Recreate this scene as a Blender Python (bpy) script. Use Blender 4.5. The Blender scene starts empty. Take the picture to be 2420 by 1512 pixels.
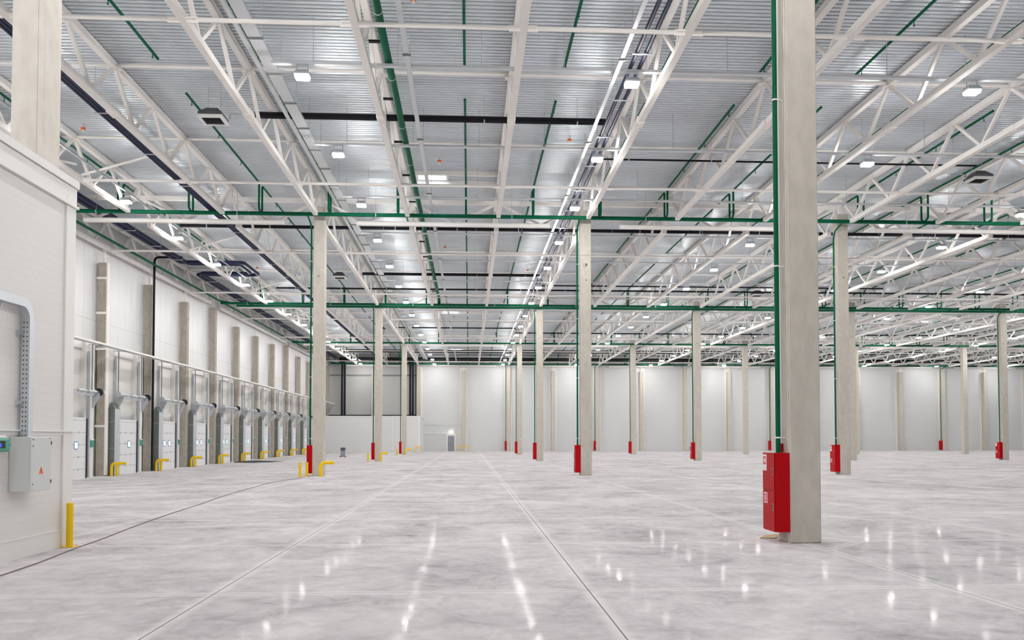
import bpy, math, random
from mathutils import Matrix, Vector
random.seed(7)
scene = bpy.context.scene
C = scene.collection

# ------------------------------------------------------------------ camera, world, exposure
FPX, PY = 1922.56, 978.93
cam_d = bpy.data.cameras.new('camera')
cam_d.sensor_fit = 'HORIZONTAL'; cam_d.sensor_width = 36.0
cam_d.lens = 36.0*FPX/2420.0
cam_d.shift_y = (PY-756.0)/2420.0
cam_d.clip_start = 0.1; cam_d.clip_end = 400
cam = bpy.data.objects.new('camera', cam_d); C.objects.link(cam)
EYE = 1.6453
yaw, pitch, roll = 0.0530, 0.0300, -0.0005
fw = Vector((math.sin(yaw)*math.cos(pitch), math.cos(yaw)*math.cos(pitch), math.sin(pitch)))
rt0 = Vector((math.cos(yaw), -math.sin(yaw), 0)); up0 = rt0.cross(fw)
rt = rt0*math.cos(roll)+up0*math.sin(roll); up = -rt0*math.sin(roll)+up0*math.cos(roll)
m = Matrix((rt, up, -fw)).transposed().to_4x4(); m.translation = (0, 0, EYE)
cam.matrix_world = m
scene.camera = cam
scene.cycles.max_bounces = 7; scene.cycles.diffuse_bounces = 4; scene.cycles.glossy_bounces = 2

world = bpy.data.worlds.new('world'); scene.world = world
world.use_nodes = True
world.node_tree.nodes['Background'].inputs[0].default_value = (0.55, 0.68, 0.9, 1)
world.node_tree.nodes['Background'].inputs[1].default_value = 1.0

vs = scene.view_settings
vs.view_transform = 'Standard'; vs.look = 'None'; vs.gamma = 1.0; vs.use_curve_mapping = False
vs.exposure = 0.88
LAMP_POWER = 212.0      # radiance of the lamp lenses
SKY_POWER = 5.0

# ------------------------------------------------------------------ grid of the hall
X0, Y0 = -6.70, 12.83            # column grid origin: 12 m across, 24 m deep
DECK = 13.03                     # underside of the roof deck
CH_T, CH_B = 12.80, 11.41        # undersides of top and bottom chords
YF = 109.2                       # far wall face
XL = -19.12                      # dock wall face
XR, YN = 97.0, -13.0
TX = lambda k: X0-12+4*k         # truss line k (0 = against the dock wall)
ROWY = lambda j: Y0+24*j
ORD = ('zeroth first second third fourth fifth sixth seventh eighth ninth tenth eleventh twelfth thirteenth fourteenth fifteenth sixteenth '
       'seventeenth eighteenth nineteenth twentieth twenty-first twenty-second twenty-third twenty-fourth twenty-fifth twenty-sixth '
       'twenty-seventh twenty-eighth twenty-ninth thirtieth thirty-first thirty-second thirty-third').split()
BAY = {1: 'nearest bay', 2: 'second bay back', 3: 'third bay back', 4: 'farthest bay'}
def seen(x, y, mx=3.0): return x < 0.715*y+mx
def zf(x, y):                    # the floor dips slightly along the docks
    d = 0.26 if y < 40 else (0.26-(y-40)*0.17/45 if y < 85 else 0.09)
    t = min(1, max(0, (-11-x)/5.0)); t = t*t*(3-2*t)
    return -d*t

# ------------------------------------------------------------------ materials
def mat(name, col, rough=0.5, metal=0.0, nscale=None, namt=0.08, col2=None, bump=0, coat=0, spec=0.5, detail=4):
    m = bpy.data.materials.new(name); m.use_nodes = True
    nt = m.node_tree; b = nt.nodes['Principled BSDF']
    b.inputs['Base Color'].default_value = (*col, 1); b.inputs['Roughness'].default_value = rough
    b.inputs['Metallic'].default_value = metal; b.inputs['Specular IOR Level'].default_value = spec
    if coat: b.inputs['Coat Weight'].default_value = coat
    if nscale:
        tc = nt.nodes.new('ShaderNodeTexCoord'); n = nt.nodes.new('ShaderNodeTexNoise')
        n.inputs['Scale'].default_value = nscale; n.inputs['Detail'].default_value = detail
        nt.links.new(tc.outputs['Object'], n.inputs['Vector'])
        r = nt.nodes.new('ShaderNodeValToRGB')
        c2 = col2 or tuple(max(0, c*(1-2.2*namt)) for c in col)
        r.color_ramp.elements[0].position = 0.35; r.color_ramp.elements[0].color = (*c2, 1)
        r.color_ramp.elements[1].position = 0.62; r.color_ramp.elements[1].color = (*col, 1)
        nt.links.new(n.outputs['Fac'], r.inputs[0]); nt.links.new(r.outputs[0], b.inputs['Base Color'])
        if bump:
            bp = nt.nodes.new('ShaderNodeBump'); bp.inputs['Strength'].default_value = bump; bp.inputs['Distance'].default_value = 0.01
            nt.links.new(n.outputs['Fac'], bp.inputs['Height']); nt.links.new(bp.outputs[0], b.inputs['Normal'])
    return m
def emis(name, col, power):
    m = bpy.data.materials.new(name); m.use_nodes = True; nt = m.node_tree
    nt.nodes.remove(nt.nodes['Principled BSDF']); e = nt.nodes.new('ShaderNodeEmission')
    e.inputs[0].default_value = (*col, 1); e.inputs[1].default_value = power
    nt.links.new(e.outputs[0], nt.nodes['Material Output'].inputs[0]); return m
def math_node(nt, op, a, b=None):
    n = nt.nodes.new('ShaderNodeMath'); n.operation = op
    for i, v in enumerate((a, b)):
        if v is None: continue
        if isinstance(v, (int, float)): n.inputs[i].default_value = v
        else: nt.links.new(v, n.inputs[i])
    return n.outputs[0]
def seam_dist(nt, coord, period, offset):       # distance to the nearest seam line
    a = math_node(nt, 'ADD', coord, -offset+period*0.5+period*100)
    f = math_node(nt, 'MODULO', a, period)
    return math_node(nt, 'ABSOLUTE', math_node(nt, 'ADD', f, -period*0.5))
def panel_mat(name, col, rough, axis, period, offset=0.0, width=0.008, dark=0.55, axis2=None, period2=6, offset2=0, bump=0.0):
    m = mat(name, col, rough); nt = m.node_tree; b = nt.nodes['Principled BSDF']
    tc = nt.nodes.new('ShaderNodeTexCoord'); s = nt.nodes.new('ShaderNodeSeparateXYZ'); nt.links.new(tc.outputs['Object'], s.inputs[0])
    d = seam_dist(nt, s.outputs[axis], period, offset)
    l = math_node(nt, 'LESS_THAN', d, width)
    if axis2 is not None:
        d2 = seam_dist(nt, s.outputs[axis2], period2, offset2)
        l = math_node(nt, 'MAXIMUM', l, math_node(nt, 'LESS_THAN', d2, width))
    n = nt.nodes.new('ShaderNodeTexNoise'); n.inputs['Scale'].default_value = 0.35; nt.links.new(tc.outputs['Object'], n.inputs['Vector'])
    r = nt.nodes.new('ShaderNodeValToRGB'); r.color_ramp.elements[0].color = (*[c*0.94 for c in col], 1); r.color_ramp.elements[1].color = (*col, 1)
    nt.links.new(n.outputs['Fac'], r.inputs[0])
    mx = nt.nodes.new('ShaderNodeMix'); mx.data_type = 'RGBA'
    nt.links.new(l, mx.inputs[0]); nt.links.new(r.outputs[0], mx.inputs[6]); mx.inputs[7].default_value = (*[c*dark for c in col], 1)
    nt.links.new(mx.outputs[2], b.inputs['Base Color'])
    if bump:
        bp = nt.nodes.new('ShaderNodeBump'); bp.inputs['Strength'].default_value = bump; bp.inputs['Distance'].default_value = 0.02
        h = math_node(nt, 'MINIMUM', d, 0.010); nt.links.new(h, bp.inputs['Height']); bp.inputs['Distance'].default_value = 0.4
        nt.links.new(bp.outputs[0], b.inputs['Normal'])
    return m

M = {}
M['steel'] = mat('cream painted steel', (0.92, 0.885, 0.845), 0.6, nscale=1.5, namt=0.015, spec=0.3)
M['deck'] = mat('galvanised roof deck', (0.75, 0.795, 0.835), 0.42, 0.42, nscale=0.12, namt=0.03)
def streaky(name, col, col2, bump):
    m = mat(name, col, 0.8); nt = m.node_tree; b = nt.nodes['Principled BSDF']; L = nt.links
    tc = nt.nodes.new('ShaderNodeTexCoord'); mp = nt.nodes.new('ShaderNodeMapping'); mp.inputs['Scale'].default_value = (1, 1, 0.5); L.new(tc.outputs['Object'], mp.inputs[0])
    oi = nt.nodes.new('ShaderNodeObjectInfo'); ad = nt.nodes.new('ShaderNodeVectorMath'); ad.operation = 'ADD'; L.new(mp.outputs[0], ad.inputs[0])
    sc = nt.nodes.new('ShaderNodeVectorMath'); sc.operation = 'SCALE'; L.new(oi.outputs['Location'], sc.inputs[0]); sc.inputs['Scale'].default_value = 0.37; L.new(sc.outputs[0], ad.inputs[1])
    n = nt.nodes.new('ShaderNodeTexNoise'); n.inputs['Scale'].default_value = 5.5; n.inputs['Detail'].default_value = 8; n.inputs['Roughness'].default_value = 0.62; L.new(ad.outputs[0], n.inputs['Vector'])
    r = nt.nodes.new('ShaderNodeValToRGB'); r.color_ramp.elements[0].position = 0.30; r.color_ramp.elements[0].color = (*col2, 1); r.color_ramp.elements[1].position = 0.66; r.color_ramp.elements[1].color = (*col, 1)
    L.new(n.outputs['Fac'], r.inputs[0]); L.new(r.outputs[0], b.inputs['Base Color'])
    bp = nt.nodes.new('ShaderNodeBump'); bp.inputs['Strength'].default_value = bump; bp.inputs['Distance'].default_value = 0.01; L.new(n.outputs['Fac'], bp.inputs['Height']); L.new(bp.outputs[0], b.inputs['Normal'])
    return m
M['concrete'] = streaky('column concrete', (0.605, 0.56, 0.49), (0.51, 0.47, 0.41), 0.08)
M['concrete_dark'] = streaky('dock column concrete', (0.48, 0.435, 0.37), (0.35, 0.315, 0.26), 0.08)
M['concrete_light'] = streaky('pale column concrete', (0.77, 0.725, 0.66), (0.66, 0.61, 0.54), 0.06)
M['green'] = mat('green pipe paint', (0.002, 0.110, 0.052), 0.5, spec=0.12)
M['navy'] = mat('navy pipe insulation', (0.016, 0.022, 0.066), 0.55, spec=0.3)
M['black'] = mat('black pipe insulation', (0.008, 0.008, 0.013), 0.6, spec=0.25)
M['galv'] = mat('galvanised sheet', (0.58, 0.615, 0.65), 0.42, 0.5, nscale=14, namt=0.05)
M['galv_dark'] = mat('grey galvanised duct', (0.20, 0.22, 0.215), 0.5, 0.3, nscale=3, namt=0.05)
M['white'] = mat('white paint', (0.84, 0.83, 0.81), 0.45)
M['door_white'] = panel_mat('sectional door panel', (0.82, 0.82, 0.83), 0.4, 2, 0.585, 0.46, 0.009, 0.45)
M['lining'] = panel_mat('dock lining panel', (0.80, 0.78, 0.74), 0.5, 2, 1.0, 0.2, 0.006, 0.8)
M['wall_v'] = panel_mat('vertical wall panel', (0.78, 0.78, 0.78), 0.42, 1, 1.0, 0.3, 0.010, 0.62, axis2=2, period2=40, offset2=7.7)
M['wall_h'] = panel_mat('horizontal wall panel', (0.665, 0.675, 0.67), 0.42, 2, 1.2, 0.3, 0.012, 0.88)
M['booth'] = panel_mat('ribbed sandwich panel', (0.80, 0.775, 0.745), 0.42, 2, 0.115, 0.02, 0.004, 0.90, bump=0.12)
M['wall_corner'] = panel_mat('darker corner wall', (0.50, 0.50, 0.485), 0.45, 2, 1.2, 0.3, 0.012, 0.9)
M['booth_far'] = panel_mat('far sandwich panel', (0.76, 0.765, 0.76), 0.42, 2, 1.1, 0.2, 0.01, 0.93)
M['trim'] = mat('cream trim', (0.83, 0.81, 0.78), 0.4)
M['red'] = mat('red cabinet paint', (0.46, 0.002, 0.006), 0.4, spec=0.12)
M['yellow'] = mat('yellow guard paint', (0.93, 0.61, 0.01), 0.4, spec=0.3)
M['darkgrey'] = mat('dark grey housing', (0.085, 0.085, 0.095), 0.5)
M['midgrey'] = mat('grey door paint', (0.27, 0.29, 0.32), 0.45)
M['cabgrey'] = mat('pale grey cabinet paint', (0.66, 0.68, 0.67), 0.42)
M['rubber'] = mat('black rubber', (0.012, 0.012, 0.014), 0.6)
M['orange'] = mat('orange plastic', (0.85, 0.16, 0.02), 0.4)
M['signgreen'] = mat('green control box plastic', (0.02, 0.26, 0.18), 0.35)
M['teal'] = mat('green clear lid', (0.05, 0.38, 0.27), 0.15, coat=0.6)
M['card'] = mat('cardboard', (0.55, 0.40, 0.24), 0.8, nscale=6, namt=0.05)
M['cable'] = mat('purple brown cable', (0.16, 0.10, 0.11), 0.6)
M['stain'] = mat('dark stain', (0.16, 0.14, 0.12), 0.8)
M['label_white'] = mat('sticker white', (0.85, 0.83, 0.83), 0.4)
M['label_red'] = mat('sticker red', (0.75, 0.03, 0.05), 0.4)
M['lens'] = emis('lamp lens', (1.0, 0.98, 0.965), LAMP_POWER)
M['sky'] = emis('skylight daylight', (0.72, 0.86, 1.0), SKY_POWER)
M['doorglass'] = emis('daylight in door glass', (0.55, 0.86, 0.95), 0.95)
M['screen'] = emis('blue display', (0.05, 0.12, 0.7), 0.8)
M['bulk'] = emis('bulkhead lamp', (1.0, 0.98, 0.95), 14.0)
M['blueseal'] = mat('blue window seal', (0.05, 0.06, 0.35), 0.4)

# perforated tray metal: rows of small dark holes
def perforated():
    m = mat('perforated tray', (0.74, 0.76, 0.78), 0.36, 0.55); nt = m.node_tree; b = nt.nodes['Principled BSDF']
    tc = nt.nodes.new('ShaderNodeTexCoord'); s = nt.nodes.new('ShaderNodeSeparateXYZ'); nt.links.new(tc.outputs['Object'], s.inputs[0])
    def cell(a, p): return math_node(nt, 'LESS_THAN', seam_dist(nt, a, p, 0), p*0.2)
    hx = cell(s.outputs[0], 0.042); hy = cell(s.outputs[1], 0.06); hz = cell(s.outputs[2], 0.06)
    h = math_node(nt, 'MULTIPLY', math_node(nt, 'MULTIPLY', hx, hy), 1)
    mx = nt.nodes.new('ShaderNodeMix'); mx.data_type = 'RGBA'; nt.links.new(h, mx.inputs[0])
    mx.inputs[6].default_value = (0.70, 0.72, 0.74, 1); mx.inputs[7].default_value = (0.40, 0.42, 0.45, 1)
    nt.links.new(mx.outputs[2], b.inputs['Base Color']); return m
M['perf'] = perforated()

def floor_mat():
    m = mat('polished concrete', (0.6, 0.58, 0.58), 0.2); nt = m.node_tree; b = nt.nodes['Principled BSDF']; L = nt.links
    tc = nt.nodes.new('ShaderNodeTexCoord'); s = nt.nodes.new('ShaderNodeSeparateXYZ'); L.new(tc.outputs['Object'], s.inputs[0])
    def noise(scale, detail, dist=0.0, rough=0.55):
        n = nt.nodes.new('ShaderNodeTexNoise'); n.inputs['Scale'].default_value = scale; n.inputs['Detail'].default_value = detail
        n.inputs['Roughness'].default_value = rough; n.inputs['Distortion'].default_value = dist; L.new(tc.outputs['Object'], n.inputs['Vector']); return n.outputs['Fac']
    n1 = noise(0.55, 9, 0.6, 0.68); n2 = noise(3.2, 10, 0.8, 0.72); n3 = noise(0.13, 3, 0.4)
    v = math_node(nt, 'ADD', math_node(nt, 'MULTIPLY', n1, 0.50), math_node(nt, 'ADD', math_node(nt, 'MULTIPLY', n2, 0.34), math_node(nt, 'MULTIPLY', n3, 0.16)))
    r = nt.nodes.new('ShaderNodeValToRGB'); e = r.color_ramp.elements
    e[0].position = 0.36; e[0].color = (0.335, 0.315, 0.322, 1)
    e[1].position = 0.60; e[1].color = (0.725, 0.692, 0.692, 1)
    k = e.new(0.47); k.color = (0.545, 0.52, 0.526, 1)
    L.new(v, r.inputs[0])
    # sawn joints on the 4 m grid with pale edges (dust and wear, plus painted-in reflection), and diamonds round the columns
    dx = seam_dist(nt, s.outputs[0], 4.0, X0); dy = seam_dist(nt, s.outputs[1], 4.0, Y0)
    wob = math_node(nt, 'MULTIPLY', math_node(nt, 'ADD', n2, -0.5), 0.03)
    ax = seam_dist(nt, s.outputs[0], 12.0, X0); ay = seam_dist(nt, s.outputs[1], 24.0, Y0)
    dd = math_node(nt, 'MULTIPLY', math_node(nt, 'ABSOLUTE', math_node(nt, 'ADD', math_node(nt, 'ADD', ax, ay), -1.0)), 0.7)
    d = math_node(nt, 'MINIMUM', math_node(nt, 'MINIMUM', dx, dy), dd)
    dw = math_node(nt, 'ADD', d, wob)
    edge = nt.nodes.new('ShaderNodeMapRange'); edge.inputs[1].default_value = 0.02; edge.inputs[2].default_value = 0.12
    edge.inputs[3].default_value = 0.45; edge.inputs[4].default_value = 0.0; L.new(dw, edge.inputs[0])
    mx = nt.nodes.new('ShaderNodeMix'); mx.data_type = 'RGBA'; L.new(edge.outputs[0], mx.inputs[0]); L.new(r.outputs[0], mx.inputs[6]); mx.inputs[7].default_value = (0.90, 0.87, 0.855, 1)
    line = math_node(nt, 'LESS_THAN', d, 0.007)
    mx2 = nt.nodes.new('ShaderNodeMix'); mx2.data_type = 'RGBA'; L.new(line, mx2.inputs[0]); L.new(mx.outputs[2], mx2.inputs[6]); mx2.inputs[7].default_value = (0.22, 0.21, 0.21, 1)
    # matt concrete under a thin worn polish: a weak mirror on a diffuse base
    nt.nodes.remove(b)
    df = nt.nodes.new('ShaderNodeBsdfDiffuse'); gl = nt.nodes.new('ShaderNodeBsdfGlossy'); ms = nt.nodes.new('ShaderNodeMixShader'); fr = nt.nodes.new('ShaderNodeFresnel')
    fr.inputs[0].default_value = 1.4
    L.new(mx2.outputs[2], df.inputs[0]); gl.inputs[0].default_value = (1, 1, 1, 1)
    rr = nt.nodes.new('ShaderNodeMapRange'); rr.inputs[1].default_value = 0.35; rr.inputs[2].default_value = 0.65
    rr.inputs[3].default_value = 0.04; rr.inputs[4].default_value = 0.12; L.new(n2, rr.inputs[0]); L.new(rr.outputs[0], gl.inputs['Roughness'])
    n4 = noise(0.9, 5, 0.6, 0.6); pm = nt.nodes.new('ShaderNodeMapRange'); pm.inputs[1].default_value = 0.44; pm.inputs[2].default_value = 0.64
    pm.inputs[3].default_value = 0.014; pm.inputs[4].default_value = 0.075; L.new(n4, pm.inputs[0])
    L.new(math_node(nt, 'MULTIPLY', fr.outputs[0], pm.outputs[0]), ms.inputs[0]); L.new(df.outputs[0], ms.inputs[1]); L.new(gl.outputs[0], ms.inputs[2])
    L.new(ms.outputs[0], nt.nodes['Material Output'].inputs[0])
    return m
M['floor'] = floor_mat()

# ------------------------------------------------------------------ mesh builder
class MB:
    def __init__(s): s.v = []; s.f = []
    def add(s, vs, fs):
        o = len(s.v); s.v += [tuple(p) for p in vs]; s.f += [tuple(i+o for i in f) for f in fs]; return s
    def box(s, x0, x1, y0, y1, z0, z1):
        v = [(x0,y0,z0),(x1,y0,z0),(x1,y1,z0),(x0,y1,z0),(x0,y0,z1),(x1,y0,z1),(x1,y1,z1),(x0,y1,z1)]
        return s.add(v, [(0,3,2,1),(4,5,6,7),(0,1,5,4),(1,2,6,5),(2,3,7,6),(3,0,4,7)])
    def cbox(s, x0, x1, y0, y1, z0, z1, c):         # box with chamfered edges all round
        xs = (x0, x1); ys = (y0, y1); zs = (z0, z1); sg = (1, -1)
        v = []; idx = {}
        for i in (0,1):
            for j in (0,1):
                for k in (0,1):
                    p = (xs[i], ys[j], zs[k]); d = (sg[i]*c, sg[j]*c, sg[k]*c)
                    for a in range(3):
                        q = [p[n]+(0 if n == a else d[n]) for n in range(3)]
                        idx[(i,j,k,a)] = len(v); v.append(q)
        f = []
        for i in (0,1):
            q = [idx[(i,j,k,0)] for j,k in ((0,0),(1,0),(1,1),(0,1))]; f.append(q if i else q[::-1])
        for j in (0,1):
            q = [idx[(i,j,k,1)] for i,k in ((0,0),(0,1),(1,1),(1,0))]; f.append(q if j else q[::-1])
        for k in (0,1):
            q = [idx[(i,j,k,2)] for i,j in ((0,0),(1,0),(1,1),(0,1))]; f.append(q if k else q[::-1])
        def fix(q):
            c0 = Vector(((x0+x1)/2,(y0+y1)/2,(z0+z1)/2)); P = [Vector(v[t]) for t in q]
            n = (P[1]-P[0]).cross(P[2]-P[0]); mid = sum(P, Vector())/len(P)
            return q if n.dot(mid-c0) > 0 else q[::-1]
        for j in (0,1):
            for k in (0,1): f.append(fix([idx[(0,j,k,1)],idx[(1,j,k,1)],idx[(1,j,k,2)],idx[(0,j,k,2)]]))
        for i in (0,1):
            for k in (0,1): f.append(fix([idx[(i,0,k,0)],idx[(i,1,k,0)],idx[(i,1,k,2)],idx[(i,0,k,2)]]))
        for i in (0,1):
            for j in (0,1): f.append(fix([idx[(i,j,0,0)],idx[(i,j,1,0)],idx[(i,j,1,1)],idx[(i,j,0,1)]]))
        for i in (0,1):
            for j in (0,1):
                for k in (0,1): f.append(fix([idx[(i,j,k,a)] for a in range(3)]))
        return s.add(v, f)
    def bar(s, a, b, w, h=None, upv=(0,0,1)):        # rectangular bar between two points
        a = Vector(a); b = Vector(b); h = h or w; d = (b-a).normalized(); u = Vector(upv)
        if abs(d.dot(u)) > 0.98: u = Vector((1,0,0))
        r = d.cross(u).normalized(); u = r.cross(d)
        v = []
        for p in (a, b):
            for i, j in ((-1,-1),(1,-1),(1,1),(-1,1)): v.append(p+r*(w/2*i)+u*(h/2*j))
        return s.add(v, [(3,2,1,0),(4,5,6,7),(0,1,5,4),(1,2,6,5),(2,3,7,6),(3,0,4,7)])
    def tube(s, pts, r, n=8, bend=0.0, cap=True):    # round tube along a polyline, corners rounded by bend
        P = [Vector(p) for p in pts]
        if bend:
            Q = [P[0]]
            for i in range(1, len(P)-1):
                a, p, b = P[i-1], P[i], P[i+1]; da = (a-p); db = (b-p); t = min(bend, da.length*0.49, db.length*0.49)
                a1 = p+da.normalized()*t; b1 = p+db.normalized()*t
                for k in range(7):
                    q = k/6; Q.append(a1*(1-q)**2+p*2*q*(1-q)+b1*q*q)
            Q.append(P[-1]); P = Q
        v = []; u = None
        for i, p in enumerate(P):
            d = (P[min(i+1, len(P)-1)]-P[max(i-1, 0)]).normalized()
            if u is None:
                u = Vector((0,0,1)) if abs(d.z) < 0.9 else Vector((1,0,0))
            u = (u-d*u.dot(d)).normalized(); w = d.cross(u)
            for k in range(n):
                a = 2*math.pi*(k+0.5)/n; v.append(p+(u*math.cos(a)+w*math.sin(a))*r)
        f = []
        for i in range(len(P)-1):
            for k in range(n):
                k2 = (k+1) % n; f.append((i*n+k, (i+1)*n+k, (i+1)*n+k2, i*n+k2))
        f = [q[::-1] for q in f]
        if cap: f.append(tuple(range(n))); f.append(tuple(range((len(P)-1)*n, len(P)*n))[::-1]); f[-1] = f[-1][::-1]; f[-2] = f[-2][::-1]
        return s.add(v, f)
    def prism(s, poly, d):                           # polygon (3D points) pushed along vector d
        n = len(poly); d = Vector(d); v = [Vector(p) for p in poly]+[Vector(p)+d for p in poly]
        f = [tuple(range(n))[::-1], tuple(range(n, 2*n))]+[(i, (i+1) % n, n+(i+1) % n, n+i) for i in range(n)]
        return s.add(v, f)
    def frustum(s, b, z0, t, z1):                    # b, t = (x0,x1,y0,y1)
        v = [(b[0],b[2],z0),(b[1],b[2],z0),(b[1],b[3],z0),(b[0],b[3],z0),(t[0],t[2],z1),(t[1],t[2],z1),(t[1],t[3],z1),(t[0],t[3],z1)]
        return s.add(v, [(0,3,2,1),(4,5,6,7),(0,1,5,4),(1,2,6,5),(2,3,7,6),(3,0,4,7)])
    def mesh(s, name, mt, smooth=False):
        me = bpy.data.meshes.new(name); me.from_pydata([tuple(p) for p in s.v], [], s.f); me.update()
        me.materials.append(M[mt] if isinstance(mt, str) else mt)
        if smooth:
            me.polygons.foreach_set('use_smooth', [True]*len(me.polygons))
            if hasattr(me, 'set_sharp_from_angle'): me.set_sharp_from_angle(angle=math.radians(40))
        return me
def obj(name, data, parent=None, loc=None, mt=None, smooth=False):
    if isinstance(data, MB): data = data.mesh(name, mt, smooth)
    o = bpy.data.objects.new(name, data); C.objects.link(o)
    if parent is not None: o.parent = parent
    if loc is not None: o.location = loc
    return o
def tag(o, label, cat, group=None, kind=None):
    o['label'] = label; o['category'] = cat
    if group: o['group'] = group
    if kind: o['kind'] = kind
    return o
def thing(name, label, cat, loc=(0,0,0), group=None):
    o = bpy.data.objects.new(name, None); C.objects.link(o); o.location = loc; o.empty_display_size = 0.2
    return tag(o, label, cat, group)
def struct(o): o['kind'] = 'structure'; return o

# ------------------------------------------------------------------ the setting
def build_floor():
    xs = [-20.0+i*0.75 for i in range(13)]+[-10.5, -8, 0, 20, 60, XR]; ys = [YN]+[0, 13, 30]+[34+4*i for i in range(20)]
    v = [(x, y, zf(x, y)) for y in ys for x in xs]; n = len(xs)
    f = [(j*n+i, j*n+i+1, (j+1)*n+i+1, (j+1)*n+i) for j in range(len(ys)-1) for i in range(n-1)]
    struct(obj('floor', MB().add(v, f), mt='floor', smooth=True))
build_floor()

SKYL = [(-2.2, -1.0, 34.55, 35.5), (-2.3, -0.95, 71.6, 72.6), (-2.3, -0.95, 101.9, 103.0), (43.4, 44.8, 75.2, 76.3)]
def build_deck():
    b = MB(); P = 0.1875; y = YN
    prof = [(0, 0), (0.040, 0), (0.046, 0.012), (0.058, 0.012), (0.064, 0), (0.106, 0), (0.118, 0.10), (0.1755, 0.10), (P, 0)]
    while y < YF+0.3:
        cuts = sorted((s[0], s[1]) for s in SKYL if s[2] < y+P and s[3] > y)
        x = -20.0; spans = []
        for c in cuts: spans.append((x, c[0])); x = c[1]
        spans.append((x, XR))
        for a, c in spans:
            v = []
            for py, pz in prof: v += [(a, y+py, DECK+pz), (c, y+py, DECK+pz)]
            b.add(v, [(2*i, 2*i+2, 2*i+3, 2*i+1) for i in range(len(prof)-1)])
        y += P
    struct(obj('ceiling', b, mt='deck'))
build_deck()

wl = struct(obj('wall_left', MB().box(XL-0.3, XL, YN, YF+0.6, -0.4, DECK+0.1), mt='wall_v'))
wb = struct(obj('wall_back', MB().box(XL-0.3, XR, YF, YF+0.3, -0.4, DECK+0.1), mt='wall_h'))
struct(obj('wall_right', MB().box(XR, XR+0.3, YN, YF+0.3, -0.1, DECK+0.1), mt='wall_h'))
struct(obj('wall_front', MB().box(XL-0.3, XR, YN-0.3, YN, -0.1, DECK+0.1), mt='wall_h'))
# trims on the far wall
t = MB(); t.box(-6.2, -1.0, YF-0.06, YF, 3.42, 3.52)
struct(obj('trim_1', t, mt='galv'))
t = MB(); t.box(-6.2, -1.0, YF-0.08, YF, 2.30, 2.40); t.box(-2.02, -1.96, YF-0.05, YF, 2.4, 3.42)
struct(obj('trim_2', t, mt='trim'))
# vertical joint covers beside far columns
for n, i in enumerate(range(0, 15)):
    x = X0+6*i
    struct(obj('trim_%d' % (n+3), MB().box(x-0.5, x+0.5, YF-0.03, YF, -0.02, 11.2), mt='trim'))

struct(obj('wall_dark_corner', MB().box(XL+0.01, X0-0.3, YF-0.05, YF-0.001, 4.0, DECK), mt='wall_corner'))  # thin sheet in a darker grey than the rest of the far wall
struct(obj('trim_30', MB().box(XL+0.01, X0-0.3, YF-0.12, YF-0.051, 4.3, 4.85), mt='rubber'))  # black strip painting in the shadow gap above the far enclosure
# the near white enclosure
BX, BY, BZ = -6.2, 13.07, 5.70
nb = struct(obj('wall_near_enclosure', MB().box(BX-0.12, BX, YN, BY-0.12, 0, BZ-0.12), mt='booth'))
obj('end_panel', MB().box(XL+0.01, -7.0, BY-0.12, BY-0.001, -0.3, BZ-0.12), nb, mt='booth')
obj('end_panel', MB().box(-6.40, BX-0.001, BY-0.12, BY-0.001, 0, BZ-0.12), nb, mt='booth')
obj('corner_trim', MB().box(BX-0.10, BX+0.016, BY-0.30, BY, 0.0, BZ-0.1).box(BX-0.1, BX+0.026, BY-0.31, BY-0.295, 0, BZ-0.3), nb, mt='trim')
obj('base_trim', MB().box(BX, BX+0.016, YN, BY-0.3, 0.0, 0.26).box(BX, BX+0.026, YN, BY-0.3, 0.26, 0.275).box(BX, BX+0.012, YN, BY, 0.0, 0.02), nb, mt='trim')
cf = MB(); cf.box(BX-0.22, BX+0.05, YN, BY+0.03, BZ-0.03, BZ); cf.box(BX+0.03, BX+0.05, YN, BY+0.03, BZ-0.12, BZ-0.03)
cf.box(BX, BX+0.02, YN, BY+0.01, BZ-0.40, BZ-0.03); cf.box(BX, BX+0.05, YN, BY+0.03, BZ-0.44, BZ-0.40); cf.box(-6.40, BX, BY-0.12, BY+0.03, BZ-0.12, BZ)
obj('cap_flashing', cf, nb, mt='trim')
obj('ledge_trim', MB().box(BX, BX+0.05, YN, BY+0.04, 1.755, 1.775).box(BX, BX+0.012, YN, BY, 1.70, 1.755), nb, mt='white')
obj('roof_panel', MB().box(XL+0.01, BX-0.36, YN, BY-0.62, BZ-0.2, BZ-0.12), nb, mt='trim')

# the far low enclosure in front of the dark corner
fb = struct(obj('wall_far_enclosure', MB().box(XL, -5.97, 99.9, 100.0, -0.2, 4.40), mt='booth_far'))
obj('side_panel', MB().box(-6.07, -5.97, 100.0, YF, 0, 4.40), fb, mt='booth_far')
obj('corner_trim', MB().box(-6.15, -5.955, 99.885, 100.1, 0, 4.42), fb, mt='trim')
obj('cap_flashing', MB().box(XL, -5.93, 99.86, 100.05, 4.34, 4.44).box(-6.1, -5.93, 100.05, YF, 4.38, 4.44), fb, mt='trim')
obj('joint_trim', MB().box(-9.32, -9.26, 99.88, 99.9, 0, 4.34), fb, mt='trim')

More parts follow.
